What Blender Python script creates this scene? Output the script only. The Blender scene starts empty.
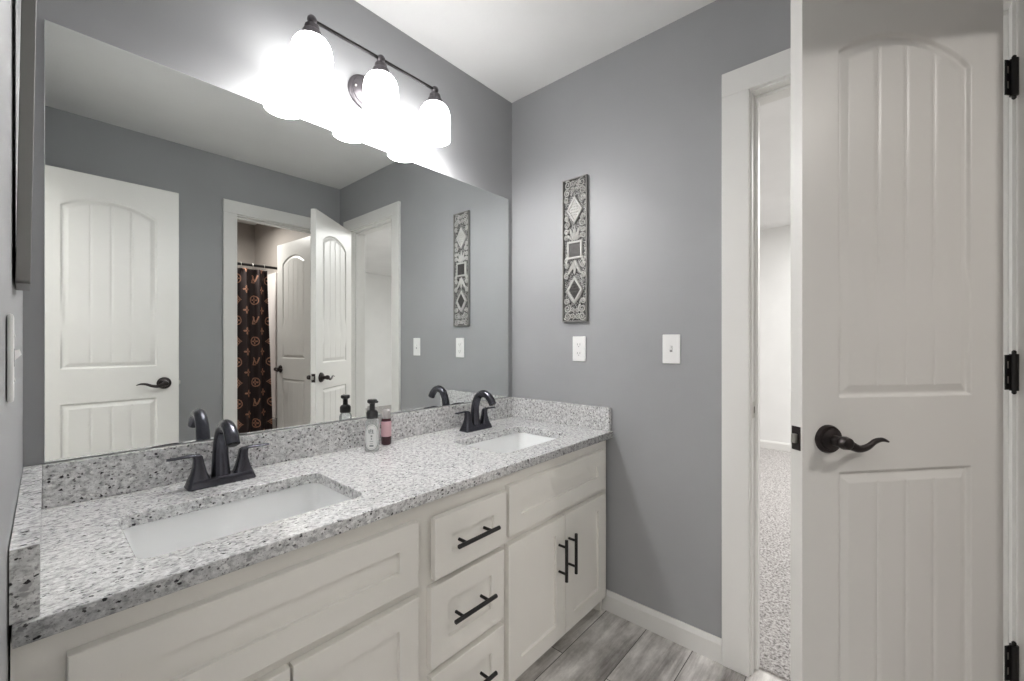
import bpy, bmesh, math, random
from mathutils import Vector, Matrix
PI = math.pi
random.seed(7)
SC = bpy.context.scene
COL = SC.collection

# ------------------------------------------------------------------ camera, light, exposure
cam_data = bpy.data.cameras.new('camera')
cam = bpy.data.objects.new('camera', cam_data); COL.objects.link(cam)
cam.location = (-1.667, -1.463, 1.169)
cam.rotation_euler = (PI / 2, 0, math.radians(41.246 - 90))
cam_data.sensor_width = 36.0
cam_data.lens = 419.555 / 1024 * 36.0
cam_data.shift_y = (343.517 - 340.5) / 1024
cam_data.clip_start = 0.01
SC.camera = cam

SC.view_settings.view_transform = 'Standard'
SC.view_settings.look = 'None'
SC.view_settings.gamma = 1.0
SC.view_settings.use_curve_mapping = False
SC.view_settings.exposure = 0.0
SC.cycles.max_bounces = 14
SC.cycles.diffuse_bounces = 8
SC.cycles.glossy_bounces = 6
SC.cycles.transmission_bounces = 8

world = bpy.data.worlds.new('world'); SC.world = world
world.use_nodes = True
world.node_tree.nodes['Background'].inputs[0].default_value = (0.9, 0.95, 1.0, 1)
world.node_tree.nodes['Background'].inputs[1].default_value = 0.6

SHADE_EMISSION = 12.5
BULB_WATTS = 6.6

def area(name, loc, rot, sx, sy, watts, colour=(1, 1, 1)):
    l = bpy.data.lights.new(name, 'AREA'); l.shape = 'RECTANGLE'; l.size = sx; l.size_y = sy
    l.energy = watts; l.color = colour
    o = bpy.data.objects.new(name, l); COL.objects.link(o)
    o.location = loc; o.rotation_euler = rot
    return o
area('bedroom_daylight_fill', (2.4, -1.95, 2.40), (0, 0, 0), 2.2, 0.9, 85, (1.0, 0.985, 0.97))  # unseen area light added in place of the bedroom's daylight
area('hall_fill_light', (-2.4, -1.3, 2.40), (0, 0, 0), 0.9, 1.6, 36, (1.0, 0.98, 0.96))  # unseen fill added in the hall to brighten the bathroom

area('tub_room_ceiling_light', (-0.60, -2.85, 2.305), (0, 0, 0), 0.14, 0.14, 17.5, (1.0, 0.955, 0.91))

# ------------------------------------------------------------------ mesh helpers
def link(name, bm, mat, parent=None, smooth=False, angle=40):
    me = bpy.data.meshes.new(name)
    bmesh.ops.recalc_face_normals(bm, faces=bm.faces)
    if smooth:
        for f in bm.faces: f.smooth = True
        lim = math.radians(angle)
        for e in bm.edges:
            if len(e.link_faces) == 2 and e.calc_face_angle(0) > lim: e.smooth = False
    bm.to_mesh(me); bm.free()
    o = bpy.data.objects.new(name, me); COL.objects.link(o)
    for m in (mat if isinstance(mat, (list, tuple)) else [mat]): me.materials.append(m)
    if parent: o.parent = parent
    return o

def empty(name, loc=(0, 0, 0), rz=0.0, parent=None):
    o = bpy.data.objects.new(name, None); COL.objects.link(o)
    o.location = loc; o.rotation_euler = (0, 0, rz); o.empty_display_size = 0.05
    if parent: o.parent = parent
    return o

def tag(o, label, cat, group=None):
    o['label'] = label; o['category'] = cat
    if group: o['group'] = group
    return o

def struct(o, label=None, cat=None):
    o['kind'] = 'structure'
    if label: o['label'] = label
    if cat: o['category'] = cat
    return o

def copy_tree(o, parent=None):
    c = o.copy(); COL.objects.link(c)
    if parent: c.parent = parent
    for ch in list(o.children): copy_tree(ch, c)
    return c

def box(bm, x0, x1, y0, y1, z0, z1, bev=0.0, seg=2):
    r = bmesh.ops.create_cube(bm, size=1.0)
    vs = r['verts']
    for v in vs:
        v.co = Vector(((x0 + x1) / 2 + v.co.x * (x1 - x0), (y0 + y1) / 2 + v.co.y * (y1 - y0), (z0 + z1) / 2 + v.co.z * (z1 - z0)))
    if bev > 0:
        es = list({e for v in vs for e in v.link_edges})
        bmesh.ops.bevel(bm, geom=es, offset=bev, segments=seg, profile=0.5, affect='EDGES')
    return bm

def B(*a, bev=0.0):
    bm = bmesh.new(); box(bm, *a, bev=bev); return bm

def prism(bm, pts, z0, z1):
    lo = [bm.verts.new((x, y, z0)) for x, y in pts]; hi = [bm.verts.new((x, y, z1)) for x, y in pts]
    n = len(pts)
    bm.faces.new(lo[::-1]); bm.faces.new(hi)
    for i in range(n):
        j = (i + 1) % n
        bm.faces.new((lo[i], lo[j], hi[j], hi[i]))
    return bm

def loft(bm, rings, cap=True, closed=True):
    R = [[bm.verts.new(p) for p in r] for r in rings]
    n = len(R[0])
    for a, b in zip(R, R[1:]):
        for i in range(n if closed else n - 1):
            j = (i + 1) % n
            bm.faces.new((a[i], a[j], b[j], b[i]))
    if cap:
        bm.faces.new(R[0][::-1]); bm.faces.new(R[-1])
    return bm

def lathe(bm, prof, centre=(0, 0, 0), axis='z', n=28, cap=True):
    cx, cy, cz = centre; rings = []
    for r, h in prof:
        ring = []
        for k in range(n):
            a = 2 * PI * k / n; c, s = r * math.cos(a), r * math.sin(a)
            ring.append({'z': (cx + c, cy + s, cz + h), 'y': (cx + c, cy + h, cz + s), 'x': (cx + h, cy + c, cz + s)}[axis])
        rings.append(ring)
    return loft(bm, rings, cap)

def smooth_path(pts, k=5):
    out = []
    P = [Vector(p) for p in pts]
    for i in range(len(P) - 1):
        p0 = P[max(i - 1, 0)]; p1 = P[i]; p2 = P[i + 1]; p3 = P[min(i + 2, len(P) - 1)]
        for s in range(k):
            t = s / k
            out.append(0.5 * ((2 * p1) + (-p0 + p2) * t + (2 * p0 - 5 * p1 + 4 * p2 - p3) * t * t + (-p0 + 3 * p1 - 3 * p2 + p3) * t ** 3))
    out.append(P[-1])
    return out

def lerp_list(v, k=5):
    out = []
    for a, b in zip(v, v[1:]):
        out += [a + (b - a) * s / k for s in range(k)]
    return out + [v[-1]]

def tube(bm, pts, radii, n=12, flat=1.0, up=(0, 0, 1)):
    P = [Vector(p) for p in pts]
    if not isinstance(radii, (list, tuple)): radii = [radii] * len(P)
    rings = []; upv = Vector(up); prev = None
    for i, p in enumerate(P):
        t = (P[min(i + 1, len(P) - 1)] - P[max(i - 1, 0)]).normalized()
        if prev is None:
            u = upv if abs(t.dot(upv)) < 0.95 else Vector((1, 0, 0))
            s = t.cross(u).normalized()
        else:
            s = (prev - t * prev.dot(t)).normalized()
        prev = s
        w = s.cross(t).normalized(); r = radii[i]
        rings.append([p + s * (r * math.cos(2 * PI * k / n)) + w * (r * flat * math.sin(2 * PI * k / n)) for k in range(n)])
    return loft(bm, rings)

def rrect(x0, x1, y0, y1, r, n=6):
    pts = []
    for cx, cy, a0 in ((x1 - r, y1 - r, 0), (x0 + r, y1 - r, 90), (x0 + r, y0 + r, 180), (x1 - r, y0 + r, 270)):
        for k in range(n + 1):
            a = math.radians(a0 + 90 * k / n)
            pts.append((cx + r * math.cos(a), cy + r * math.sin(a)))
    return pts

def plate_with_holes(name, outline, holes, z0, z1, bev, mat, parent=None):
    cu = bpy.data.curves.new(name, 'CURVE'); cu.dimensions = '2D'; cu.fill_mode = 'BOTH'
    cu.extrude = (z1 - z0) / 2 - bev; cu.bevel_depth = bev; cu.bevel_resolution = 2
    cu.offset = -bev
    for pts in [outline] + holes:
        s = cu.splines.new('POLY'); s.points.add(len(pts) - 1)
        for q, (x, y) in zip(s.points, pts): q.co = (x, y, 0, 1)
        s.use_cyclic_u = True
    tmp = bpy.data.objects.new('tmp', cu); COL.objects.link(tmp)
    dg = bpy.context.evaluated_depsgraph_get()
    me = bpy.data.meshes.new_from_object(tmp.evaluated_get(dg))
    bpy.data.objects.remove(tmp)
    for v in me.vertices: v.co.z += (z0 + z1) / 2
    me.materials.clear(); me.materials.append(mat)
    o = bpy.data.objects.new(name, me); COL.objects.link(o)
    if parent: o.parent = parent
    return o

# ------------------------------------------------------------------ materials
def mat(name, col, rough=0.5, metal=0.0, **kw):
    m = bpy.data.materials.new(name); m.use_nodes = True
    b = m.node_tree.nodes['Principled BSDF']
    b.inputs['Base Color'].default_value = (*col, 1); b.inputs['Roughness'].default_value = rough; b.inputs['Metallic'].default_value = metal
    for k, v in kw.items(): b.inputs[k.replace('_', ' ')].default_value = v
    return m

def nodes(m):
    nt = m.node_tree
    return nt, nt.nodes['Principled BSDF'], (lambda t: nt.nodes.new('ShaderNode' + t)), nt.links.new

def coords(nt, N, L, scale=(1, 1, 1), rot=(0, 0, 0)):
    tc = N('TexCoord'); mp = N('Mapping'); L(tc.outputs['Object'], mp.inputs[0])
    mp.inputs['Scale'].default_value = scale; mp.inputs['Rotation'].default_value = rot
    return mp.outputs[0]

def ramp(N, L, fac, stops, interp='LINEAR'):
    r = N('ValToRGB'); r.color_ramp.interpolation = interp
    el = r.color_ramp.elements
    while len(el) < len(stops): el.new(0.5)
    for e, (p, c) in zip(el, stops): e.position = p; e.color = (*c, 1) if len(c) == 3 else c
    L(fac, r.inputs[0]); return r.outputs[0]

def paint(name, col, rough, bump, scale=220, mottle=0.03):
    m = mat(name, col, rough); nt, b, N, L = nodes(m)
    v = coords(nt, N, L)
    n = N('TexNoise'); n.inputs['Scale'].default_value = scale; n.inputs['Detail'].default_value = 3; L(v, n.inputs[0])
    n2 = N('TexNoise'); n2.inputs['Scale'].default_value = 2.2; n2.inputs['Detail'].default_value = 4; L(v, n2.inputs[0])
    lo = tuple(c * (1 - mottle) for c in col); hi = tuple(min(1, c * (1 + mottle)) for c in col)
    L(ramp(N, L, n2.outputs[0], [(0.35, lo), (0.65, hi)]), b.inputs['Base Color'])
    if bump <= 0: return m
    bp = N('Bump'); bp.inputs['Strength'].default_value = bump; bp.inputs['Distance'].default_value = 0.001
    L(n.outputs[0], bp.inputs['Height']); L(bp.outputs[0], b.inputs['Normal'])
    return m

M = {}
M['wall'] = paint('grey_wall_paint', (0.34, 0.345, 0.355), 0.45, 0.12)
M['ceiling'] = paint('white_ceiling_paint', (0.83, 0.83, 0.825), 0.9, 0.6, 90)
M['tubwall'] = paint('taupe_wall_paint', (0.34, 0.31, 0.285), 0.6, 0.1)
M['white_wall'] = paint('white_wall_paint', (0.82, 0.82, 0.81), 0.7, 0.1)
M['trim'] = paint('white_trim_paint', (0.76, 0.755, 0.735), 0.32, 0.0, 60, 0.01)
M['door'] = paint('white_door_paint', (0.72, 0.71, 0.685), 0.36, 0.0, 80, 0.01)
M['cabinet'] = paint('cream_cabinet_paint', (0.76, 0.742, 0.70), 0.36, 0.0, 60, 0.012)
M['dark'] = mat('dark_interior', (0.06, 0.055, 0.05), 0.8)
M['bronze'] = mat('oil_rubbed_bronze', (0.045, 0.038, 0.038), 0.3, 0.75)
M['faucet'] = mat('dark_bronze_faucet', (0.075, 0.075, 0.09), 0.24, 0.85)
M['black'] = mat('black_metal', (0.018, 0.017, 0.017), 0.35, 0.4)
M['nickel'] = mat('satin_nickel', (0.55, 0.54, 0.51), 0.35, 1.0)
M['china'] = mat('white_vitreous_china', (0.86, 0.87, 0.87), 0.1)
M['plastic'] = mat('white_plastic', (0.85, 0.85, 0.84), 0.3)
M['plastic_grey'] = mat('shaded_slot_plastic', (0.25, 0.25, 0.25), 0.5)
M['acrylic'] = mat('white_acrylic', (0.8, 0.76, 0.74), 0.2)
M['mirror'] = mat('silvered_glass', (0.86, 0.885, 0.875), 0.0, 1.0)
M['glass_edge'] = mat('polished_glass_edge', (0.75, 0.8, 0.78), 0.15, 0.3)
M['pewter'] = mat('pewter_metal', (0.46, 0.455, 0.44), 0.62, 0.15)
M['pewter_dark'] = mat('aged_dark_pewter', (0.07, 0.068, 0.066), 0.55, 0.5)
def filigree():
    m = mat('filigree_relief', (0.1, 0.1, 0.1), 0.6, 0.2); nt, b, N, L = nodes(m)
    v = coords(nt, N, L)
    nz = N('TexNoise'); nz.inputs['Scale'].default_value = 60; L(v, nz.inputs[0])
    ad = N('MixRGB'); ad.blend_type = 'ADD'; ad.inputs[0].default_value = 0.02; L(v, ad.inputs[1]); L(nz.outputs['Color'], ad.inputs[2])
    vo = N('TexVoronoi'); vo.inputs['Scale'].default_value = 95; L(ad.outputs[0], vo.inputs[0])
    L(ramp(N, L, vo.outputs['Distance'], [(0.36, (0.03, 0.03, 0.03)), (0.44, (0.36, 0.355, 0.345)), (0.54, (0.40, 0.395, 0.385)), (0.62, (0.04, 0.04, 0.04))]), b.inputs['Base Color'])
    return m
M['filigree'] = filigree()
M['pewter_shaded'] = mat('shaded_pewter_edge', (0.24, 0.236, 0.228), 0.55, 0.25)  # frame pewter with the shade of its side faces put into the colour
M['lamp_metal'] = mat('brushed_bronze_lamp', (0.13, 0.12, 0.13), 0.35, 0.7)
M['shade'] = mat('lit_opal_glass', (0.9, 0.9, 0.9), 0.2, 0.0, Emission_Color=(1.0, 0.985, 0.97, 1), Emission_Strength=SHADE_EMISSION)
M['pump'] = mat('black_pump_plastic', (0.012, 0.012, 0.013), 0.35)
M['clear'] = mat('clear_soap_bottle', (0.86, 0.89, 0.88), 0.05, 0.0, IOR=1.4, Transmission_Weight=0.75)
M['label'] = mat('white_label', (0.8, 0.81, 0.8), 0.5)
M['ink'] = mat('grey_ink', (0.22, 0.25, 0.25), 0.6)
M['pink'] = mat('pink_label', (0.66, 0.42, 0.46), 0.45)
M['maroon'] = mat('maroon_lotion', (0.06, 0.02, 0.028), 0.2)
M['cap'] = mat('frosted_white_cap', (0.85, 0.82, 0.81), 0.25, 0.0, Transmission_Weight=0.6)
M['cloth'] = mat('dark_brown_curtain_cloth', (0.042, 0.027, 0.026), 0.75)
M['motif'] = mat('copper_curtain_print', (0.52, 0.26, 0.17), 0.7)

def granite():
    m = mat('speckled_granite', (0.5, 0.5, 0.5), 0.1); nt, b, N, L = nodes(m)
    v = coords(nt, N, L, (1, 1.35, 1.2), (0, 0, 0.5))
    def noise(s, d=6, r=0.6):
        n = N('TexNoise'); n.inputs['Scale'].default_value = s; n.inputs['Detail'].default_value = d; n.inputs['Roughness'].default_value = r; L(v, n.inputs[0]); return n.outputs[0]
    def mix(f, a, c):
        x = N('MixRGB'); L(f, x.inputs[0]); L(a, x.inputs[1])
        if isinstance(c, tuple): x.inputs[2].default_value = (*c, 1)
        else: L(c, x.inputs[2])
        return x.outputs[0]
    def vor(sc, th, d0, d1):
        vo = N('TexVoronoi'); vo.inputs['Scale'].default_value = sc; L(v, vo.inputs[0])
        nz = N('TexNoise'); nz.inputs['Scale'].default_value = sc * 1.3; nz.inputs['Detail'].default_value = 2; L(v, nz.inputs[0])
        ad = N('MixRGB'); ad.blend_type = 'ADD'; ad.inputs[0].default_value = 0.016 * 60 / sc; L(v, ad.inputs[1]); L(nz.outputs['Color'], ad.inputs[2]); L(ad.outputs[0], vo.inputs[0])
        w1 = ramp(N, L, vo.outputs['Color'], [(th, (1, 1, 1)), (th + 0.02, (0, 0, 0))])
        w2 = ramp(N, L, vo.outputs['Distance'], [(d0, (1, 1, 1)), (d1, (0, 0, 0))])
        x = N('MixRGB'); x.blend_type = 'MULTIPLY'; x.inputs[0].default_value = 1; L(w1, x.inputs[1]); L(w2, x.inputs[2]); return x.outputs[0]
    c = ramp(N, L, noise(80, 5, 0.62), [(0.36, (0.36, 0.36, 0.365)), (0.46, (0.58, 0.58, 0.58)), (0.56, (0.70, 0.70, 0.70)), (0.66, (0.82, 0.82, 0.815))])
    fine = ramp(N, L, noise(260, 3, 0.7), [(0.36, (0.9, 0.9, 0.9)), (0.44, (0, 0, 0))])
    c = mix(fine, c, (0.30, 0.295, 0.30))
    c = mix(vor(75, 0.32, 0.30, 0.42), c, (0.36, 0.355, 0.36))
    c = mix(vor(90, 0.20, 0.28, 0.40), c, (0.86, 0.86, 0.85))
    c = mix(vor(150, 0.25, 0.30, 0.42), c, (0.14, 0.136, 0.14))
    c = mix(vor(120, 0.20, 0.34, 0.44), c, (0.035, 0.032, 0.036))
    L(c, b.inputs['Base Color'])
    return m
M['granite'] = granite()

def planks():
    m = mat('grey_wood_planks', (0.3, 0.29, 0.28), 0.38); nt, b, N, L = nodes(m)
    v = coords(nt, N, L)
    sh = N('Mapping'); L(v, sh.inputs[0]); sh.inputs['Location'].default_value = (0.35, 0.015, 0)
    br = N('TexBrick'); L(sh.outputs[0], br.inputs[0]); br.offset = 0.37
    br.inputs['Scale'].default_value = 1; br.inputs['Mortar Size'].default_value = 0.0016; br.inputs['Mortar Smooth'].default_value = 0.2
    br.inputs['Brick Width'].default_value = 1.22; br.inputs['Row Height'].default_value = 0.1825
    br.inputs['Color1'].default_value = (0.1, 0.1, 0.1, 1); br.inputs['Color2'].default_value = (0.9, 0.9, 0.9, 1); br.inputs['Mortar'].default_value = (0, 0, 0, 1)
    add = N('MixRGB'); add.blend_type = 'ADD'; add.inputs[0].default_value = 1; L(v, add.inputs[1])
    mulv = N('MixRGB'); mulv.blend_type = 'MULTIPLY'; mulv.inputs[0].default_value = 1; L(br.outputs['Color'], mulv.inputs[1]); mulv.inputs[2].default_value = (5, 3, 2, 1)
    L(mulv.outputs[0], add.inputs[2])
    mp = N('Mapping'); L(add.outputs[0], mp.inputs[0]); mp.inputs['Scale'].default_value = (0.75, 7.0, 1)
    n = N('TexNoise'); n.inputs['Scale'].default_value = 2.6; n.inputs['Detail'].default_value = 9; n.inputs['Roughness'].default_value = 0.66; n.inputs['Distortion'].default_value = 0.15; L(mp.outputs[0], n.inputs[0])
    mp2 = N('Mapping'); L(add.outputs[0], mp2.inputs[0]); mp2.inputs['Scale'].default_value = (1.6, 3.0, 1)
    n2 = N('TexNoise'); n2.inputs['Scale'].default_value = 2.4; n2.inputs['Detail'].default_value = 6; n2.inputs['Roughness'].default_value = 0.7; L(mp2.outputs[0], n2.inputs[0])
    a = ramp(N, L, n.outputs[0], [(0.28, (0.13, 0.12, 0.115)), (0.40, (0.38, 0.36, 0.35)), (0.52, (0.62, 0.605, 0.59)), (0.68, (0.82, 0.81, 0.79))])
    c = ramp(N, L, n2.outputs[0], [(0.36, (0.50, 0.485, 0.47)), (0.60, (1.15, 1.14, 1.13))])
    x = N('MixRGB'); x.blend_type = 'MULTIPLY'; x.inputs[0].default_value = 0.8; L(a, x.inputs[1]); L(c, x.inputs[2])
    seam = N('MixRGB'); L(br.outputs['Fac'], seam.inputs[0]); L(x.outputs[0], seam.inputs[1]); seam.inputs[2].default_value = (0.05, 0.047, 0.045, 1)
    L(seam.outputs[0], b.inputs['Base Color'])
    return m
M['planks'] = planks()

def carpet():
    m = mat('grey_frieze_carpet', (0.5, 0.48, 0.46), 0.95); nt, b, N, L = nodes(m)
    v = coords(nt, N, L)
    n = N('TexNoise'); n.inputs['Scale'].default_value = 95; n.inputs['Detail'].default_value = 4; n.inputs['Roughness'].default_value = 0.75; L(v, n.inputs[0])
    L(ramp(N, L, n.outputs[0], [(0.36, (0.14, 0.13, 0.125)), (0.46, (0.38, 0.36, 0.35)), (0.55, (0.56, 0.54, 0.53)), (0.68, (0.7, 0.69, 0.68))]), b.inputs['Base Color'])
    bp = N('Bump'); bp.inputs['Strength'].default_value = 1; bp.inputs['Distance'].default_value = 0.008; L(n.outputs[0], bp.inputs['Height']); L(bp.outputs[0], b.inputs['Normal'])
    return m
M['carpet'] = carpet()

# ------------------------------------------------------------------ the room shell
H = 2.44
YF = -1.90            # wall opposite the mirror
def XL(y): return -1.683 + 0.0125 * y     # left wall, a little out of square
DH = 2.055            # door opening height

bm = bmesh.new(); box(bm, -1.83, 0.12, 0.0, 0.12, 0, H)
struct(link('wall_back', bm, M['wall']))
bm = bmesh.new()
box(bm, 0, 0.12, -1.107, 0.0, 0, H); box(bm, 0, 0.12, YF, -1.738, 0, H); box(bm, 0, 0.12, -1.738, -1.107, DH + 0.018, H)
struct(link('wall_right', bm, M['wall']))
bm = bmesh.new()
def lw(y0, y1, z0, z1): prism(bm, [(XL(y0), y0), (XL(y1), y1), (XL(y1) - 0.12, y1), (XL(y0) - 0.12, y0)], z0, z1)
lw(-0.99, 0.0, 0, H); lw(YF, -1.63, 0, H); lw(-1.63, -0.99, DH + 0.018, H)
struct(link('wall_left', bm, M['wall']))
bm = bmesh.new()
OX0, OX1 = -0.737, -0.152
box(bm, -1.83, OX0 - 0.018, YF - 0.115, YF, 0, H); box(bm, OX1 + 0.018, 0.12, YF - 0.115, YF, 0, H); box(bm, OX0 - 0.018, OX1 + 0.018, YF - 0.115, YF, DH + 0.018, H)
struct(link('wall_front', bm, M['wall']))
struct(link('ceiling', B(-3.1, 3.9, -5.7, 1.3, H, H + 0.1), M['ceiling']))
struct(link('floor', B(-3.1, 0.055, -3.75, 0.12, -0.08, 0.0), M['planks']))
# small tub room behind the front wall
struct(link('wall_tub_right', B(-0.10, 0.12, -3.60, YF - 0.115, 0, H), M['tubwall']))
struct(link('wall_tub_back', B(-1.83, 0.12, -3.72, -3.60, 0, H), M['tubwall']))
struct(link('wall_tub_left', B(-1.83, -1.71, -3.60, YF - 0.115, 0, H), M['tubwall']))
# bedroom behind the right doorway
struct(link('floor_bedroom', B(0.055, 3.9, -5.7, 1.3, -0.08, 0.008), M['carpet']))
struct(link('wall_bedroom_far', B(3.70, 3.82, -5.6, 1.2, 0, H), M['white_wall']))
struct(link('wall_bedroom_back', B(0.12, 3.82, 1.1, 1.22, 0, H), M['white_wall']))
struct(link('wall_bedroom_front', B(0.12, 3.82, -5.62, -5.5, 0, H), M['white_wall']))
bm = bmesh.new()
box(bm, 0.12, 0.135, -1.107, 1.1, 0, H); box(bm, 0.12, 0.135, -5.5, -1.738, 0, H); box(bm, 0.12, 0.135, -1.738, -1.107, DH + 0.018, H); box(bm, 0.0, 0.12, -5.5, -3.72, 0, H); box(bm, 0.0, 0.12, 0.12, 1.1, 0, H)
struct(link('wall_bedroom_left', bm, M['white_wall']))
# hall outside the entry doorway
bm = bmesh.new(); box(bm, -3.1, -3.0, -3.0, 0.5, 0, H); struct(link('wall_hall_left', bm, M['white_wall']))
bm = bmesh.new(); box(bm, -3.0, -1.83, 0.0, 0.12, 0, H); struct(link('wall_hall_back', bm, M['white_wall']))
bm = bmesh.new(); box(bm, -3.0, -1.83, -2.8, -2.7, 0, H); struct(link('wall_hall_front', bm, M['white_wall']))

def base_profile(name, ax, a0, a1, face, sign, z=0.0, h=0.085):
    # baseboard running along axis ax, standing off "face" in direction sign
    bm = bmesh.new(); t = 0.014
    prof = [(0, 0), (t, 0), (t, h - 0.018), (t - 0.004, h - 0.008), (0.005, h), (0, h)]
    def P(a, q): return (face + sign * q[0], a, z + q[1]) if ax == 'y' else (a, face + sign * q[0], z + q[1])
    loft(bm, [[P(a0, q) for q in prof], [P(a1, q) for q in prof]])
    return struct(link(name, bm, M['trim']))
base_profile('baseboard_right', 'y', -1.029, -0.52, 0.0, -1)
base_profile('baseboard_front', 'x', -1.66, OX0 - 0.08, YF, 1)
base_profile('baseboard_bedroom', 'y', -5.5, 1.1, 3.70, -1, 0.008)
base_profile('baseboard_tub', 'y', -2.85, -2.02, -0.10, -1)

def casing_x(name, xf, sgn, y0, y1, depth, mat_=M['trim'], stop=0.5, ext0=0.085, ext1=0.085, z0=0.0):
    # doorway in a wall of constant x: jamb lining, stop and flat casing on the side facing sgn
    bm = bmesh.new(); xb = xf - sgn * depth; lo, hi = min(xf, xb), max(xf, xb); w = 0.006; t = 0.018
    box(bm, lo, hi, y0 - 0.018, y0, z0, DH); box(bm, lo, hi, y1, y1 + 0.018, z0, DH); box(bm, lo, hi, y0 - 0.018, y1 + 0.018, DH, DH + 0.018)
    xs = xf - sgn * 0.038; s0, s1 = min(xs, xs - sgn * 0.03), max(xs, xs - sgn * 0.03)
    box(bm, s0, s1, y0, y0 + 0.011, z0, DH - 0.011, 0.002); box(bm, s0, s1, y1 - 0.011, y1, z0, DH - 0.011, 0.002); box(bm, s0, s1, y0, y1, DH - 0.011, DH, 0.002)
    c0, c1 = min(xf, xf + sgn * t), max(xf, xf + sgn * t)
    box(bm, c0, c1, y0 - w - ext0, y0 - w, z0, DH + w, 0.0025); box(bm, c0, c1, y1 + w, y1 + w + ext1, z0, DH + w, 0.0025)
    box(bm, c0, c1, y0 - w - ext0, y1 + w + ext1, DH + w, DH + w + 0.086, 0.0025)
    return struct(link(name, bm, mat_))
casing_x('trim_1', 0.0, -1, -1.720, -1.125, 0.12, ext0=0.083, ext1=0.089)
strike = link('strike_plate', B(0.006, 0.034, -1.1275, -1.1245, 0.905, 0.962, bev=0.0008), M['nickel'])
strike.parent = bpy.data.objects['trim_1']
lip = link('strike_hole', B(0.014, 0.026, -1.1279, -1.1270, 0.922, 0.945), M['dark'], strike)

bm = bmesh.new()      # doorway to the tub room, facing the mirror
yb = YF - 0.115
box(bm, OX0 - 0.018, OX0, yb, YF, 0, DH); box(bm, OX1, OX1 + 0.018, yb, YF, 0, DH); box(bm, OX0 - 0.018, OX1 + 0.018, yb, YF, DH, DH + 0.018)
box(bm, OX0, OX0 + 0.011, yb + 0.05, yb + 0.08, 0, DH - 0.011); box(bm, OX1 - 0.011, OX1, yb + 0.05, yb + 0.08, 0, DH - 0.011); box(bm, OX0, OX1, yb + 0.05, yb + 0.08, DH - 0.011, DH)
box(bm, OX0 - 0.085, OX0 - 0.006, YF, YF + 0.018, 0, DH + 0.006, 0.0025); box(bm, OX1 + 0.006, OX1 + 0.085, YF, YF + 0.018, 0, DH + 0.006, 0.0025)
box(bm, OX0 - 0.085, OX1 + 0.085, YF, YF + 0.018, DH + 0.006, DH + 0.094, 0.0025)
struct(link('trim_2', bm, M['trim']))
bm = bmesh.new()      # entry doorway in the left wall
def lx(y, d): return XL(y) + d
def lbox(y0, y1, d0, d1, z0, z1): prism(bm, [(lx(y0, d0), y0), (lx(y0, d1), y0), (lx(y1, d1), y1), (lx(y1, d0), y1)], z0, z1)
lbox(-1.63, -1.612, -0.12, 0, 0, DH); lbox(-1.008, -0.99, -0.12, 0, 0, DH); lbox(-1.63, -0.99, -0.12, 0, DH, DH + 0.018)
lbox(-1.002, -0.917, 0, 0.008, 0, DH + 0.006); lbox(-1.72, -1.66, 0, 0.008, 0, DH + 0.006); lbox(-1.72, -0.917, 0, 0.008, DH + 0.006, DH + 0.092)
struct(link('trim_3', bm, M['trim']))

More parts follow.
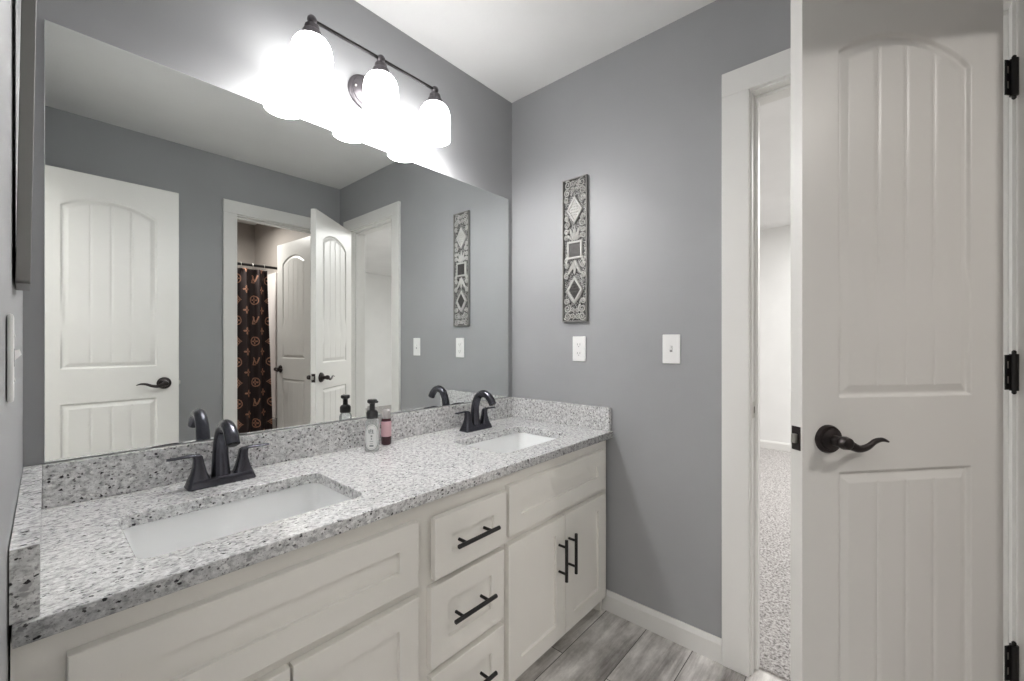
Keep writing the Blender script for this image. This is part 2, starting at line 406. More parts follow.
# ------------------------------------------------------------------ doors
DT = 0.034
def lin(a, b, step):
    n = max(1, round((b - a) / step)); return [a + (b - a) * i / n for i in range(n)]
def door_mesh(W, Hd):
    p0, p1 = 0.0975, W - 0.0975
    fz0, fz1, lz0, lz1 = 1.028, 1.853, 0.215, 0.852
    half = (p1 - p0) / 2; sag = 0.062; R = (half * half + sag * sag) / (2 * sag); cz = fz1 + sag - R; cx = (p0 + p1) / 2
    g = [p0 + 0.028 + (p1 - p0 - 0.056) * k / 4 for k in (1, 2, 3)]
    def dep(x, z):
        best = -1
        for z0, z1, arch in ((fz0, fz1, True), (lz0, lz1, False)):
            d = min(x - p0, p1 - x, z - z0)
            d = min(d, (R - math.hypot(x - cx, z - cz)) if arch and z > z0 + 0.1 else (z1 - z if not arch else d))
            best = max(best, d)
        d = best
        if d <= 0: return 0.0
        if d < 0.007: t = d / 0.007; v = -0.0075 * t * t * (3 - 2 * t)
        elif d < 0.011: v = -0.0075
        elif d < 0.028: t = (d - 0.011) / 0.017; v = -0.0075 + 0.0055 * t
        else: v = -0.0015
        if d > 0.0285:
            for q in g:
                a = abs(x - q)
                if a < 0.0035: v -= 0.0018 * (1 - a / 0.0035)
        return v
    xs = lin(0, p0 - 0.002, 0.05) + lin(p0 - 0.002, p0 + 0.031, 0.0022)
    cur = p0 + 0.031
    for q in g: xs += lin(cur, q - 0.0036, 0.01) + lin(q - 0.0036, q + 0.0036, 0.0018); cur = q + 0.0036
    xs += lin(cur, p1 - 0.031, 0.01) + lin(p1 - 0.031, p1 + 0.002, 0.0022) + lin(p1 + 0.002, W, 0.05) + [W]
    zs = lin(0, lz0 - 0.002, 0.1) + lin(lz0 - 0.002, lz0 + 0.031, 0.0022) + lin(lz0 + 0.031, lz1 - 0.031, 0.06) + lin(lz1 - 0.031, lz1 + 0.002, 0.0022)
    zs += lin(lz1 + 0.002, fz0 - 0.002, 0.06) + lin(fz0 - 0.002, fz0 + 0.031, 0.0022) + lin(fz0 + 0.031, fz1 - 0.04, 0.06) + lin(fz1 - 0.04, fz1 + sag + 0.003, 0.0025) + lin(fz1 + sag + 0.003, Hd, 0.04) + [Hd]
    bm = bmesh.new(); nx, nz = len(xs), len(zs)
    F = [[bm.verts.new((x, dep(x, z), z)) for x in xs] for z in zs]
    K = [[bm.verts.new((x, -DT - dep(x, z), z)) for x in xs] for z in zs]
    for j in range(nz - 1):
        for i in range(nx - 1):
            bm.faces.new((F[j][i], F[j][i + 1], F[j + 1][i + 1], F[j + 1][i]))
            bm.faces.new((K[j][i], K[j + 1][i], K[j + 1][i + 1], K[j][i + 1]))
        bm.faces.new((F[j][0], F[j + 1][0], K[j + 1][0], K[j][0])); bm.faces.new((F[j][-1], K[j][-1], K[j + 1][-1], F[j + 1][-1]))
    for i in range(nx - 1):
        bm.faces.new((F[0][i], K[0][i], K[0][i + 1], F[0][i + 1])); bm.faces.new((F[-1][i], F[-1][i + 1], K[-1][i + 1], K[-1][i]))
    return bm

def lever_parts(door, W, side, z=0.932):
    # side +1: on face y = 0, side -1: on face y = -DT ; lever points to the hinge
    y0 = 0.0 if side > 0 else -DT; x0 = W - 0.067; s = side
    h = empty('door_handle', (0, 0, 0), 0, door)
    bm = bmesh.new()
    lathe(bm, [(0.0335, 0), (0.0335, 0.004 * s), (0.031, 0.009 * s), (0.026, 0.010 * s), (0.0255, 0.014 * s), (0.019, 0.017 * s), (0.0125, 0.019 * s), (0.0115, 0.034 * s), (0.014, 0.037 * s), (0.0155, 0.045 * s), (0.013, 0.055 * s), (0.006, 0.059 * s)], (x0, y0, z), 'y')
    link('rose', bm, M['bronze'], h, True)
    bm = bmesh.new(); yy = y0 + s * 0.048
    pts = smooth_path([(x0 + 0.004, yy, z + 0.001), (x0 - 0.014, yy, z - 0.006), (x0 - 0.034, yy, z - 0.0135), (x0 - 0.058, yy - s * 0.002, z - 0.010), (x0 - 0.082, yy - s * 0.006, z + 0.0005), (x0 - 0.105, yy - s * 0.009, z + 0.003), (x0 - 0.124, yy - s * 0.010, z - 0.003)])
    tube(bm, pts, lerp_list([0.0115, 0.0105, 0.0085, 0.0078, 0.0068, 0.0050, 0.0018]), 12, 0.75, (0, 1, 0))
    link('lever', bm, M['bronze'], h, True)

def hinge_parts(door, zs, side, leaf_out):
    y0 = 0.0 if side > 0 else -DT
    for z in zs:
        h = empty('hinge', (0, 0, 0), 0, door)
        px_, py_ = -0.0235, y0 + side * 0.006
        bm = bmesh.new()
        lathe(bm, [(0.002, -0.056), (0.0045, -0.053), (0.0045, -0.0465), (0.0085, -0.0465), (0.0085, 0.0465), (0.0045, 0.0465), (0.0045, 0.053), (0.002, 0.056)], (px_, py_, z), 'z', 14)
        link('knuckle', bm, M['black'], h, True)
        lf = link('leaf', B(px_, -0.0005, y0 + side * 0.0025 - 0.0012, y0 + side * 0.0025 + 0.0012, z - 0.0445, z + 0.0445, bev=0.0006), M['black'], h)
        for dz in (-0.019, 0.019):
            link('screw_slot', B(-0.0100, -0.0065, y0 + side * 0.0035 - 0.0006, y0 + side * 0.0035 + 0.0006, z + dz - 0.009, z + dz + 0.009), M['nickel'], h)

def door(name, W, origin, rz, levers, hside, label, leaf_out=None, latch=True, hz=(0.346, 1.084, 1.832), mesh=None):
    d = link(name, door_mesh(W, 2.032), M['door'], None, True, 50)
    d.location = origin; d.rotation_euler = (0, 0, rz)
    for s in levers: lever_parts(d, W, s)
    hinge_parts(d, hz, hside, leaf_out)
    if latch:
        l = link('latch_plate', B(W - 0.0005, W + 0.0015, -DT / 2 - 0.0125, -DT / 2 + 0.0125, 0.932 - 0.028, 0.932 + 0.028, bev=0.0006), M['bronze'], d)
        bm = bmesh.new(); box(bm, W + 0.001, W + 0.010, -DT / 2 - 0.006, -DT / 2 + 0.006, 0.932 - 0.011, 0.932 + 0.011, 0.002); link('latch_bolt', bm, M['nickel'], l)
    return struct(d, label, 'door')
door('door_1', 0.576, (-0.0420, -1.6990, 0.012), math.radians(139.7), (1, -1), 1, 'white arched two-panel door standing half open at the right, with black hinges', (-0.35, -0.94))
door('door_2', 0.568, (XL(-1.62) + 0.026, -1.62, 0.012), 0.0, (1, -1), -1, 'white two-panel door at the left end of the mirror reflection, opened against the room')
door('door_3', 0.58, (-0.150, -2.030, 0.012), math.radians(265.6), (1, -1), 1, 'white two-panel door opened inside the dim tub room, seen in the mirror beside the curtain')

# ------------------------------------------------------------------ vanity
VX0, VX1 = -1.680, -0.022
YD = -0.585       # front of doors and drawers
YFR = -0.565      # face frame
vanity = tag(empty('vanity_cabinet', (-0.85, -0.28, 0)), 'long cream double vanity cabinet with shaker doors and black bar pulls under granite', 'cabinet')
def V(name, bm, m, parent=vanity, smooth=False):
    o = link(name, bm, m, None, smooth)
    o.data.transform(Matrix.Translation((0.85, 0.28, 0)))
    o.parent = parent
    return o
bm = bmesh.new()
box(bm, VX0, VX0 + 0.016, YFR + 0.02, -0.003, 0.09, 0.757); box(bm, VX1 - 0.016, VX1, YFR + 0.02, -0.003, 0.0, 0.757)
box(bm, VX0 + 0.016, VX1 - 0.016, YFR + 0.02, -0.012, 0.09, 0.106); box(bm, VX0, VX1 - 0.016, -0.50, -0.485, 0.0, 0.09)
box(bm, VX0 + 0.016, VX1 - 0.016, -0.012, -0.004, 0.106, 0.757)
V('body', bm, M['cabinet'])
bm = bmesh.new()
for a, b in ((-1.688, -1.615), (-1.040, -0.965), (-0.715, -0.662), (-0.085, VX1)): box(bm, a, b, YFR, YFR + 0.02, 0.072, 0.757)
for a, b in ((-1.615, -1.040), (-0.965, -0.715), (-0.662, -0.085)):
    box(bm, a, b, YFR, YFR + 0.02, 0.695, 0.757); box(bm, a, b, YFR, YFR + 0.02, 0.520, 0.560); box(bm, a, b, YFR, YFR + 0.02, 0.072, 0.110)
box(bm, -0.965, -0.715, YFR, YFR + 0.02, 0.285, 0.325)
V('face_frame', bm, M['cabinet'])

def shaker(x0, x1, z0, z1, y=YD, t=0.0195, rail=0.057, rec=0.009):
    bm = bmesh.new(); e = 0.0015
    def ring(ix, yy): return [bm.verts.new(p) for p in ((x0 + ix, yy, z0 + ix), (x1 - ix, yy, z0 + ix), (x1 - ix, yy, z1 - ix), (x0 + ix, yy, z1 - ix))]
    R = [ring(0, y + t), ring(0, y + e), ring(e, y), ring(rail, y), ring(rail + 0.0008, y + rec - 0.0005), ring(rail + 0.002, y + rec)]
    for a, b in zip(R, R[1:]):
        for i in range(4): j = (i + 1) % 4; bm.faces.new((a[i], a[j], b[j], b[i]))
    bm.faces.new(R[0]); bm.faces.new(R[-1])
    return bm
def pull(cx, cz, L, vert, parent, y=YD):
    bm = bmesh.new(); r = 0.006; yb_ = y - 0.033; s = 0.048
    P = (lambda a: (cx, yb_, cz + a)) if vert else (lambda a: (cx + a, yb_, cz))
    tube(bm, [P(-L / 2), P(-L / 2 + 0.0008), P(L / 2 - 0.0008), P(L / 2)], [r - 0.0008, r, r, r - 0.0008], 16)
    for k in (-s, s):
        p = P(k); tube(bm, [(p[0], y + 0.001, p[2]), (p[0], yb_, p[2])], 0.0045, 12)
    return V('handle', bm, M['black'], parent, True)
V('false_front', shaker(-1.635, -1.023, 0.552, 0.718), M['cabinet'])
V('false_front', shaker(-0.677, -0.066, 0.557, 0.718), M['cabinet'])
d = V('door', shaker(-1.635, -1.331, 0.090, 0.526), M['cabinet']); pull(-1.36, 0.405, 0.150, True, d)
d = V('door', shaker(-1.326, -1.023, 0.090, 0.526), M['cabinet']); pull(-1.297, 0.405, 0.150, True, d)
d = V('door', shaker(-0.680, -0.3665, 0.090, 0.532), M['cabinet']); pull(-0.406, 0.388, 0.150, True, d)
d = V('door', shaker(-0.3635, -0.062, 0.090, 0.532), M['cabinet']); pull(-0.343, 0.391, 0.148, True, d)
def drawer(z0, z1, out, x0=-0.984, x1=-0.702, cz=None):
    bm = shaker(x0, x1, z0, z1, YD - out)
    box(bm, x0 + 0.03, x1 - 0.03, YD - out + 0.0195, -0.10, z0 + 0.02, z1 - 0.03)
    d = V('drawer', bm, M['cabinet']); pull((x0 + x1) / 2 - 0.008, cz or (z0 + z1) / 2, 0.158, False, d, YD - out)
drawer(0.552, 0.712, 0.010, -0.979, -0.702, 0.632)
drawer(0.316, 0.530, 0.0, cz=0.430)
drawer(0.085, 0.296, 0.0, cz=0.204)

# countertop with its splashes
top = tag(empty('countertop', (-0.85, -0.29, 0.758)), 'speckled grey and white granite vanity countertop with backsplash along the mirror wall', 'countertop')
S1 = (-1.546, -1.114, -0.488, -0.204); S2 = (-0.597, -0.180, -0.488, -0.210)
slab = plate_with_holes('slab', [(-1.6862, -0.589), (-0.002, -0.589), (-0.002, -0.002), (-1.6815, -0.002)], [rrect(*S1, 0.03), rrect(*S2, 0.03)], 0.758, 0.788, 0.003, M['granite'])
slab.data.transform(Matrix.Translation((0.85, 0.29, -0.758))); slab.parent = top
def T(name, bm):
    o = link(name, bm, M['granite']); o.data.transform(Matrix.Translation((0.85, 0.29, -0.758))); o.parent = top; return o
T('backsplash', B(-1.6535, -0.022, -0.021, -0.0015, 0.7885, 0.889, bev=0.0015))
T('side_splash', B(-0.021, -0.0015, -0.580, -0.0015, 0.7885, 0.889, bev=0.0015))
bm = bmesh.new()
prism(bm, [(-1.6822, -0.002), (XL(-0.58) + 0.0015, -0.580), (-1.6612, -0.580), (-1.6535, -0.002)], 0.7885, 0.889)
T('side_splash', bm)

def sink(S, label):
    x0, x1, y0, y1 = S; cx, cy = (x0 + x1) / 2, (y0 + y1) / 2; zt = 0.7575
    s = tag(empty('sink', (cx, cy, 0.63)), label, 'sink', 'undermount sinks in the vanity top')
    def rr(ins, z, r): return [(x, y, z) for x, y in rrect(x0 + ins - cx, x1 - ins - cx, y0 + ins - cy, y1 - ins - cy, r, 6)]
    bm = bmesh.new(); z = zt - 0.63
    loft(bm, [rr(-0.02, z, 0.045), rr(-0.004, z, 0.034), rr(-0.001, z - 0.006, 0.032), rr(0.006, z - 0.08, 0.035), rr(0.016, z - 0.105, 0.04), rr(0.04, z - 0.118, 0.04), rr(0.11, z - 0.124, 0.02)], cap=False)
    bm.faces.new([v for v in bm.verts][-28:])
    lo = [rr(-0.02, z, 0.045), rr(-0.02, z - 0.010, 0.045), rr(-0.008, z - 0.014, 0.04), rr(-0.003, z - 0.08, 0.035), rr(0.012, z - 0.118, 0.04), rr(0.05, z - 0.13, 0.04)]
    loft(bm, lo, cap=False); bm.faces.new([v for v in bm.verts][-28:])
    link('basin', bm, M['china'], s, True, 35)
    bm = bmesh.new(); lathe(bm, [(0.030, 0), (0.030, 0.0025), (0.024, 0.004), (0.022, 0.002), (0.004, 0.003)], (0, 0, z - 0.1245), 'z', 24); link('drain', bm, M['faucet'], s, True)
sink(S1, 'white rectangular undermount sink at the left end of the granite top')
sink(S2, 'white rectangular undermount sink at the right end of the granite top, by the grey wall')

# ------------------------------------------------------------------ faucets
def faucet(loc, label):
    f = tag(empty('faucet', loc), label, 'faucet', 'bronze faucets on the vanity top')
    bm = bmesh.new()
    def rr(hx, hy, z, r=0.008): return [(x, y, z) for x, y in rrect(-hx, hx, -hy, hy, r, 4)]
    loft(bm, [rr(0.078, 0.0265, 0), rr(0.079, 0.0275, 0.003), rr(0.0775, 0.026, 0.008), rr(0.0735, 0.022, 0.020), rr(0.071, 0.0195, 0.0225)])
    link('base_plate', bm, M['faucet'], f, True, 30)
    bm = bmesh.new()
    pts = smooth_path([(0, 0.006, 0.018), (0, 0.008, 0.05), (0, 0.008, 0.085), (0, 0.001, 0.120), (0, -0.016, 0.149), (0, -0.043, 0.162), (0, -0.070, 0.156), (0, -0.090, 0.139), (0, -0.102, 0.120)])
    tube(bm, pts, lerp_list([0.0235, 0.0205, 0.0185, 0.0175, 0.0165, 0.016, 0.016, 0.0165, 0.0165]), 20, 1.0, (1, 0, 0))
    sp = link('spout', bm, M['faucet'], f, True)
    bm = bmesh.new(); tube(bm, [(0, -0.1018, 0.1205), (0, -0.1036, 0.1175)], [0.012, 0.0115], 16); link('aerator', bm, M['black'], sp, True)
    bm = bmesh.new(); lathe(bm, [(0.0025, 0), (0.0025, 0.05), (0.0055, 0.053), (0.0055, 0.060), (0.002, 0.062)], (0, 0.0335 - 0.012, 0.02), 'z', 12); link('lift_rod', bm, M['faucet'], f, True)
    for s in (-1, 1):
        h = empty('handle', (s * 0.051, 0, 0.021), 0, f)
        bm = bmesh.new()
        def sq(a, b, z, dx=0.0): return [(x + dx * s, y, z) for x, y in rrect(-a, a, -b, b, min(a, b) * 0.45, 3)]
        loft(bm, [sq(0.0235, 0.0205, 0), sq(0.0215, 0.019, 0.004), sq(0.0165, 0.0155, 0.018), sq(0.0125, 0.0125, 0.036), sq(0.0105, 0.011, 0.052, 0.001), sq(0.0105, 0.0105, 0.062, 0.003), sq(0.007, 0.007, 0.0665, 0.005)])
        link('hub', bm, M['faucet'], h, True, 35)
        bm = bmesh.new()
        path = smooth_path([(s * -0.003, 0, 0.058), (s * 0.012, 0, 0.064), (s * 0.034, 0, 0.064), (s * 0.052, 0, 0.0635), (s * 0.067, 0, 0.0635)])
        tube(bm, path, lerp_list([0.0095, 0.0105, 0.0095, 0.0085, 0.0075]), 14, 0.42, (0, 0, 1))
        link('lever', bm, M['faucet'], h, True)
    return f
faucet((-1.327, -0.104, 0.788), 'dark bronze centerset faucet behind the left sink')
faucet((-0.370, -0.114, 0.788), 'dark bronze centerset faucet behind the right sink')

# ------------------------------------------------------------------ mirror
mir = tag(empty('wall_mirror', (-0.84, -0.001, 0.892)), 'wide frameless mirror on the wall behind the vanity', 'mirror')
mx0, mx1, mz0, mz1 = -1.651, -0.033, 0.8925, 1.922
bm = bmesh.new(); bm.faces.new([bm.verts.new((x + 0.84, -0.0055, z - 0.892)) for x, z in ((mx0 + 0.0015, mz0), (mx1 - 0.0015, mz0), (mx1 - 0.0015, mz1 - 0.0015), (mx0 + 0.0015, mz1 - 0.0015))])
link('mirror_glass', bm, M['mirror'], mir)
link('glass_edge', B(mx0 + 0.84, mx1 + 0.84, -0.0049, -0.0005, mz0 - 0.892, mz1 - 0.892, bev=0.0008), M['glass_edge'], mir)

# ------------------------------------------------------------------ vanity light
LX, LY, LZ = -0.847, -0.12, 2.187
lamp = tag(empty('vanity_light', (LX, -0.002, 2.112)), 'three-shade bronze vanity light on a straight bar above the mirror', 'light')
def A(name, bm, m, parent=lamp, off=(0, 0, 0)):
    o = link(name, bm, m, None, True); o.data.transform(Matrix.Translation((-LX, 0.002, -2.112))); o.parent = parent; return o
bm = bmesh.new(); lathe(bm, [(0.063, -0.002), (0.063, -0.006), (0.060, -0.010), (0.052, -0.012), (0.050, -0.016), (0.036, -0.022), (0.012, -0.024), (0.012, -0.030)], (LX, 0, 2.112), 'y', 40); bp = A('backplate', bm, M['lamp_metal'])
bm = bmesh.new(); lathe(bm, [(0.004, -0.0195), (0.004, -0.0235), (0.001, -0.025)], (LX - 0.043, 0, 2.115), 'y', 10); A('screw', bm, M['nickel'], bp)
bm = bmesh.new(); tube(bm, smooth_path([(LX, -0.026, 2.112), (LX, -0.055, 2.125), (LX, -0.085, 2.165), (LX, -0.105, 2.184), (LX, LY, LZ)]), 0.0065, 12); A('arm', bm, M['lamp_metal'])
bm = bmesh.new(); tube(bm, [(LX - 0.242, LY, LZ), (LX + 0.243, LY, LZ)], 0.0058, 12); A('bar', bm, M['black'])
for k in (-1, 0, 1):
    cx = LX + k * 0.2424
    bm = bmesh.new(); prof = [(0.014 * math.sin(PI * i / 10) + 0.0005, -0.014 * math.cos(PI * i / 10)) for i in range(11)]
    lathe(bm, prof, (cx, LY, LZ), 'z', 16)
    lathe(bm, [(0.007, -0.012), (0.009, -0.017), (0.021, -0.020), (0.022, -0.025), (0.022, -0.034), (0.027, -0.037), (0.029, -0.042), (0.029, -0.056), (0.024, -0.060)], (cx, LY, LZ), 'z', 24)
    A('socket', bm, M['lamp_metal'])
    bm = bmesh.new(); zt = 2.131
    out = [(0.020, 0.0), (0.034, -0.003), (0.046, -0.011), (0.055, -0.025), (0.0595, -0.042), (0.061, -0.062), (0.061, -0.145)]
    inn = [(r - 0.003, h + (0.0 if i == 0 else -0.003 if h > -0.1 else 0)) for i, (r, h) in reversed(list(enumerate(out)))]
    lathe(bm, out + inn, (cx, LY, zt), 'z', 36, cap=False)
    sh = A('lamp_shade', bm, M['shade'])
    bm = bmesh.new(); lathe(bm, [(0.012, 0), (0.014, -0.02), (0.024, -0.04), (0.027, -0.056), (0.024, -0.072), (0.010, -0.082), (0.001, -0.084)], (cx, LY, zt - 0.004), 'z', 20); A('bulb', bm, M['shade'], sh)
    pl = bpy.data.lights.new('bulb_light', 'POINT'); pl.energy = BULB_WATTS; pl.shadow_soft_size = 0.03; pl.color = (1.0, 0.985, 0.97)
    po = bpy.data.objects.new('bulb_light', pl); COL.objects.link(po); po.location = (cx, LY, zt - 0.137)

# ------------------------------------------------------------------ wall plates
def plate(name, loc, rz, kind, label, cat):
    p = tag(empty(name, loc, rz), label, cat, 'toggle light switches' if kind == 'toggle' else None)
    bm = bmesh.new(); box(bm, -0.035, 0.035, -0.006, -0.0003, -0.0575, 0.0575, 0.0025); link('cover_plate', bm, M['plastic'], p)
    bm = bmesh.new()
    if kind == 'toggle':
        for z in (0.030, -0.030):
            bm = bmesh.new(); lathe(bm, [(0.003, -0.0058), (0.003, -0.0068), (0.001, -0.0072)], (0, 0, z), 'y', 10); link('screw', bm, M['plastic'], p)
        link('slot', B(-0.005, 0.005, -0.0064, -0.005, -0.012, 0.012), M['plastic_grey'], p)
        bm = bmesh.new(); loft(bm, [[(-0.0042, -0.005, -0.006), (0.0042, -0.005, -0.006), (0.0042, -0.005, 0.009), (-0.0042, -0.005, 0.009)], [(-0.0036, -0.0125, 0.004), (0.0036, -0.0125, 0.004), (0.0036, -0.011, 0.011), (-0.0036, -0.011, 0.011)]])
        link('toggle', bm, M['plastic'], p)
    else:
        box(bm, -0.0168, 0.0168, -0.0075, -0.005, -0.0335, 0.0335, 0.001); f = link('outlet_face', bm, M['plastic'], p)
        for z in (0.020, -0.020):
            bm = bmesh.new()
            for x in (-0.0065, 0.0065): box(bm, x - 0.0012, x + 0.0012, -0.0079, -0.007, z - 0.004, z + 0.005)
            lathe(bm, [(0.0024, -0.007), (0.0024, -0.0079)], (0, 0, z - 0.0095), 'y', 10)
            link('socket', bm, M['plastic_grey'], f)
        bm = bmesh.new(); box(bm, -0.011, 0.011, -0.0082, -0.0072, -0.0058, -0.0008, 0.0003); box(bm, -0.011, 0.011, -0.0082, -0.0072, 0.0008, 0.0058, 0.0003)
        link('test_button', bm, M['plastic'], f)
    return p
plate('wall_outlet', (0, -0.4175, 1.1445), -PI / 2, 'outlet', 'white outlet with rectangular face on the grey wall under the metal art panel', 'outlet')
plate('light_switch', (0, -0.8425, 1.1475), -PI / 2, 'toggle', 'white toggle light switch on the grey wall beside the doorway trim', 'light switch')
plate('light_switch', (XL(-0.585), -0.585, 1.150), PI / 2 + 0.0125, 'toggle', 'white switch plate seen edge-on on the left wall below the metal art', 'light switch')

# ------------------------------------------------------------------ metal art panels (local: x across, -y out of the wall, z up)
def spiral(bm, cx, cz, r0, turns, a0, dirn, y, rad=0.0026):
    n = int(16 * turns) + 4; pts = []
    for i in range(n):
        t = i / (n - 1); a = a0 + dirn * 2 * PI * turns * t; r = r0 * (1 - 0.86 * t)
        pts.append((cx + r * math.cos(a), y, cz + r * math.sin(a)))
    tube(bm, pts, [rad * (1 - 0.3 * i / n) for i in range(n)], 6)
def leaf(bm, x0, z0, x1, z1, w, y):
    d = Vector((x1 - x0, 0, z1 - z0)); s = Vector((-d.z, 0, d.x)).normalized()
    rings = []
    for t, k in ((0, 0.15), (0.2, 0.7), (0.45, 1.0), (0.75, 0.6), (1, 0.05)):
        p = Vector((x0, y, z0)) + d * t
        rings.append([p + s * w * k, p + Vector((0, -0.005, 0)) * k, p - s * w * k, p + Vector((0, 0.002, 0))])
    loft(bm, rings)
def art(loc, rz, tilt, label):
    a = tag(empty('metal_wall_art', loc, rz), label, 'wall art', 'pierced pewter wall panels'); a.rotation_euler = (tilt, 0, rz)
    Hh, W2, y = 0.668, 0.0665, -0.009
    bm = bmesh.new(); box(bm, -W2 + 0.002, W2 - 0.002, -0.0035, -0.0005, 0.002, Hh - 0.002); link('backing', bm, M['filigree'], a)
    bm = bmesh.new(); t = 0.0055
    box(bm, -W2, -W2 + t, -0.016, -0.0005, 0, Hh, 0.001); box(bm, W2 - t, W2, -0.016, -0.0005, 0, Hh, 0.001); box(bm, -W2, W2, -0.016, -0.0005, 0, t, 0.001); box(bm, -W2, W2, -0.016, -0.0005, Hh - t, Hh, 0.001)
    link('frame', bm, M['pewter_shaded'], a)
    def diamond(cx, cz, hx, hz, mat_in):
        bm = bmesh.new()
        def q(k, yy): return [(cx, yy, cz - hz * k), (cx + hx * k, yy, cz), (cx, yy, cz + hz * k), (cx - hx * k, yy, cz)]
        loft(bm, [q(1, -0.003), q(1.0, -0.013), q(0.93, -0.015), q(0.74, -0.015), q(0.70, -0.011)])
        m = link('medallion', bm, M['pewter'], a)
        bm = bmesh.new(); loft(bm, [q(0.70, -0.0105), q(0.70, -0.012), q(0.5, -0.0135)])
        for i in range(5):
            for j in range(5):
                u, v = (i - 2) / 5.2, (j - 2) / 5.2
                if abs(u) + abs(v) < 0.6: lathe(bm, [(0.0035, -0.012), (0.003, -0.015), (0.0005, -0.0165)], (cx + u * hx, 0, cz + v * hz), 'y', 6)
        link('inset', bm, mat_in, m)
    def square(cz, h, mat_in):
        bm = bmesh.new()
        def q(k, yy): return [(-h * k * 0.97, yy, cz - h * k), (h * k * 0.97, yy, cz - h * k), (h * k * 0.97, yy, cz + h * k), (-h * k * 0.97, yy, cz + h * k)]
        loft(bm, [q(1, -0.003), q(1, -0.013), q(0.94, -0.015), q(0.78, -0.015), q(0.74, -0.011)])
        m = link('medallion', bm, M['pewter'], a)
        bm = bmesh.new(); loft(bm, [q(0.74, -0.0105), q(0.74, -0.0125)])
        for i in range(9):
            u = -0.66 + 1.32 * i / 8; box(bm, -h * 0.68, h * 0.68, -0.0145, -0.012, cz + h * u - 0.001, cz + h * u + 0.001)
        link('inset', bm, mat_in, m)
    diamond(0, 0.520, 0.043, 0.066, M['pewter'])
    square(0.334, 0.0415, M['pewter_dark'])
    diamond(0, 0.148, 0.043, 0.064, M['pewter_dark'])
    def scroll(*q):
        bm = bmesh.new(); spiral(bm, *q); link('scroll', bm, M['pewter'], a, True)
    for s in (-1, 1):
        for cz, r, a0, dr in ((0.641, 0.021, -0.5, 1), (0.604, 0.018, 1.0, -1), (0.573, 0.014, 2.2, 1), (0.455, 0.016, 0.3, 1), (0.483, 0.013, 3.0, -1), (0.262, 0.014, -1.2, 1), (0.214, 0.015, 0.8, -1), (0.094, 0.015, 2.0, -1), (0.062, 0.020, 0.4, 1), (0.026, 0.019, -2.0, -1), (0.425, 0.013, 1.0, 1), (0.394, 0.013, 2.0, -1), (0.290, 0.012, 0.0, 1)):
            scroll(s * (0.0595 - r), cz, r, 1.7, PI / 2 + s * a0, s * dr, y - 0.002, 0.0034)
        for cz, r in ((0.644, 0.014), (0.616, 0.012), (0.026, 0.014), (0.056, 0.012)): scroll(s * 0.0135, cz, r, 1.5, s * 1.2, -s, y - 0.001, 0.003)
    for q in ((0, 0.376, 0, 0.448, 0.009), (0.004, 0.378, 0.028, 0.440, 0.009), (-0.004, 0.378, -0.028, 0.440, 0.009), (0.008, 0.376, 0.045, 0.412, 0.007), (-0.008, 0.376, -0.045, 0.412, 0.007),
              (0, 0.220, 0, 0.290, 0.009), (0.002, 0.282, 0.032, 0.222, 0.009), (-0.002, 0.282, -0.032, 0.222, 0.009), (0.004, 0.288, 0.05, 0.20, 0.005), (-0.004, 0.288, -0.05, 0.20, 0.005),
              (0.004, 0.085, 0.048, 0.148, 0.005), (-0.004, 0.085, -0.048, 0.148, 0.005)):
        bm = bmesh.new(); leaf(bm, *q, y - 0.002); link('leaf', bm, M['pewter'], a)
    return a
art((-0.0005, -0.398, 1.270), -PI / 2, 0.0, 'pierced pewter scroll panel with diamond medallions on the grey wall above the outlet')
art((XL(-0.398) + 0.0012, -0.398, 1.262), PI / 2 + 0.0125, 0.0135, 'matching pewter scroll panel seen edge-on on the left wall at the photo edge')

# ------------------------------------------------------------------ bottles
def rr3(hx, hy, r, z): return [(x, y, z) for x, y in rrect(-hx, hx, -hy, hy, r, 4)]
b1 = tag(empty('soap_bottle', (-0.872, -0.104, 0.788), -math.radians(38)), 'clear foaming soap bottle with black pump and white oval label between the two sinks', 'bottle', 'bottles against the backsplash')
bm = bmesh.new(); loft(bm, [rr3(0.022, 0.016, 0.010, 0.0008), rr3(0.0245, 0.0185, 0.012, 0.005), rr3(0.0245, 0.0185, 0.012, 0.098), rr3(0.0225, 0.0165, 0.012, 0.108), rr3(0.0165, 0.0145, 0.012, 0.114), rr3(0.0155, 0.0145, 0.012, 0.118)])
link('bottle_body', bm, M['clear'], b1, True, 60)
bm = bmesh.new(); N_ = 28
def oval(kx, kz, yy): return [(kx * abs(math.cos(t)) ** 0.75 * (1 if math.cos(t) > 0 else -1), yy, 0.052 + kz * abs(math.sin(t)) ** 0.75 * (1 if math.sin(t) > 0 else -1)) for t in (2 * PI * k / N_ for k in range(N_))]
loft(bm, [oval(0.0205, 0.044, -0.0186), oval(0.0205, 0.044, -0.0192)]); lab = link('label', bm, M['label'], b1)
bm = bmesh.new(); r1 = [bm.verts.new(p) for p in oval(0.0185, 0.041, -0.0194)]; r2 = [bm.verts.new(p) for p in oval(0.0178, 0.040, -0.0194)]
for i in range(N_): j = (i + 1) % N_; bm.faces.new((r1[i], r1[j], r2[j], r2[i]))
for x0, x1, z0, z1 in ((-0.010, -0.006, 0.066, 0.078), (-0.004, 0.000, 0.068, 0.080), (0.002, 0.006, 0.066, 0.078), (-0.008, 0.008, 0.0635, 0.065), (-0.003, 0.003, 0.052, 0.058), (-0.002, 0.002, 0.043, 0.048), (-0.006, 0.006, 0.036, 0.0375), (-0.007, 0.007, 0.018, 0.024), (-0.004, 0.004, 0.028, 0.0295)):
    box(bm, x0, x1, -0.0196, -0.0191, z0, z1)
link('label_print', bm, M['ink'], lab)
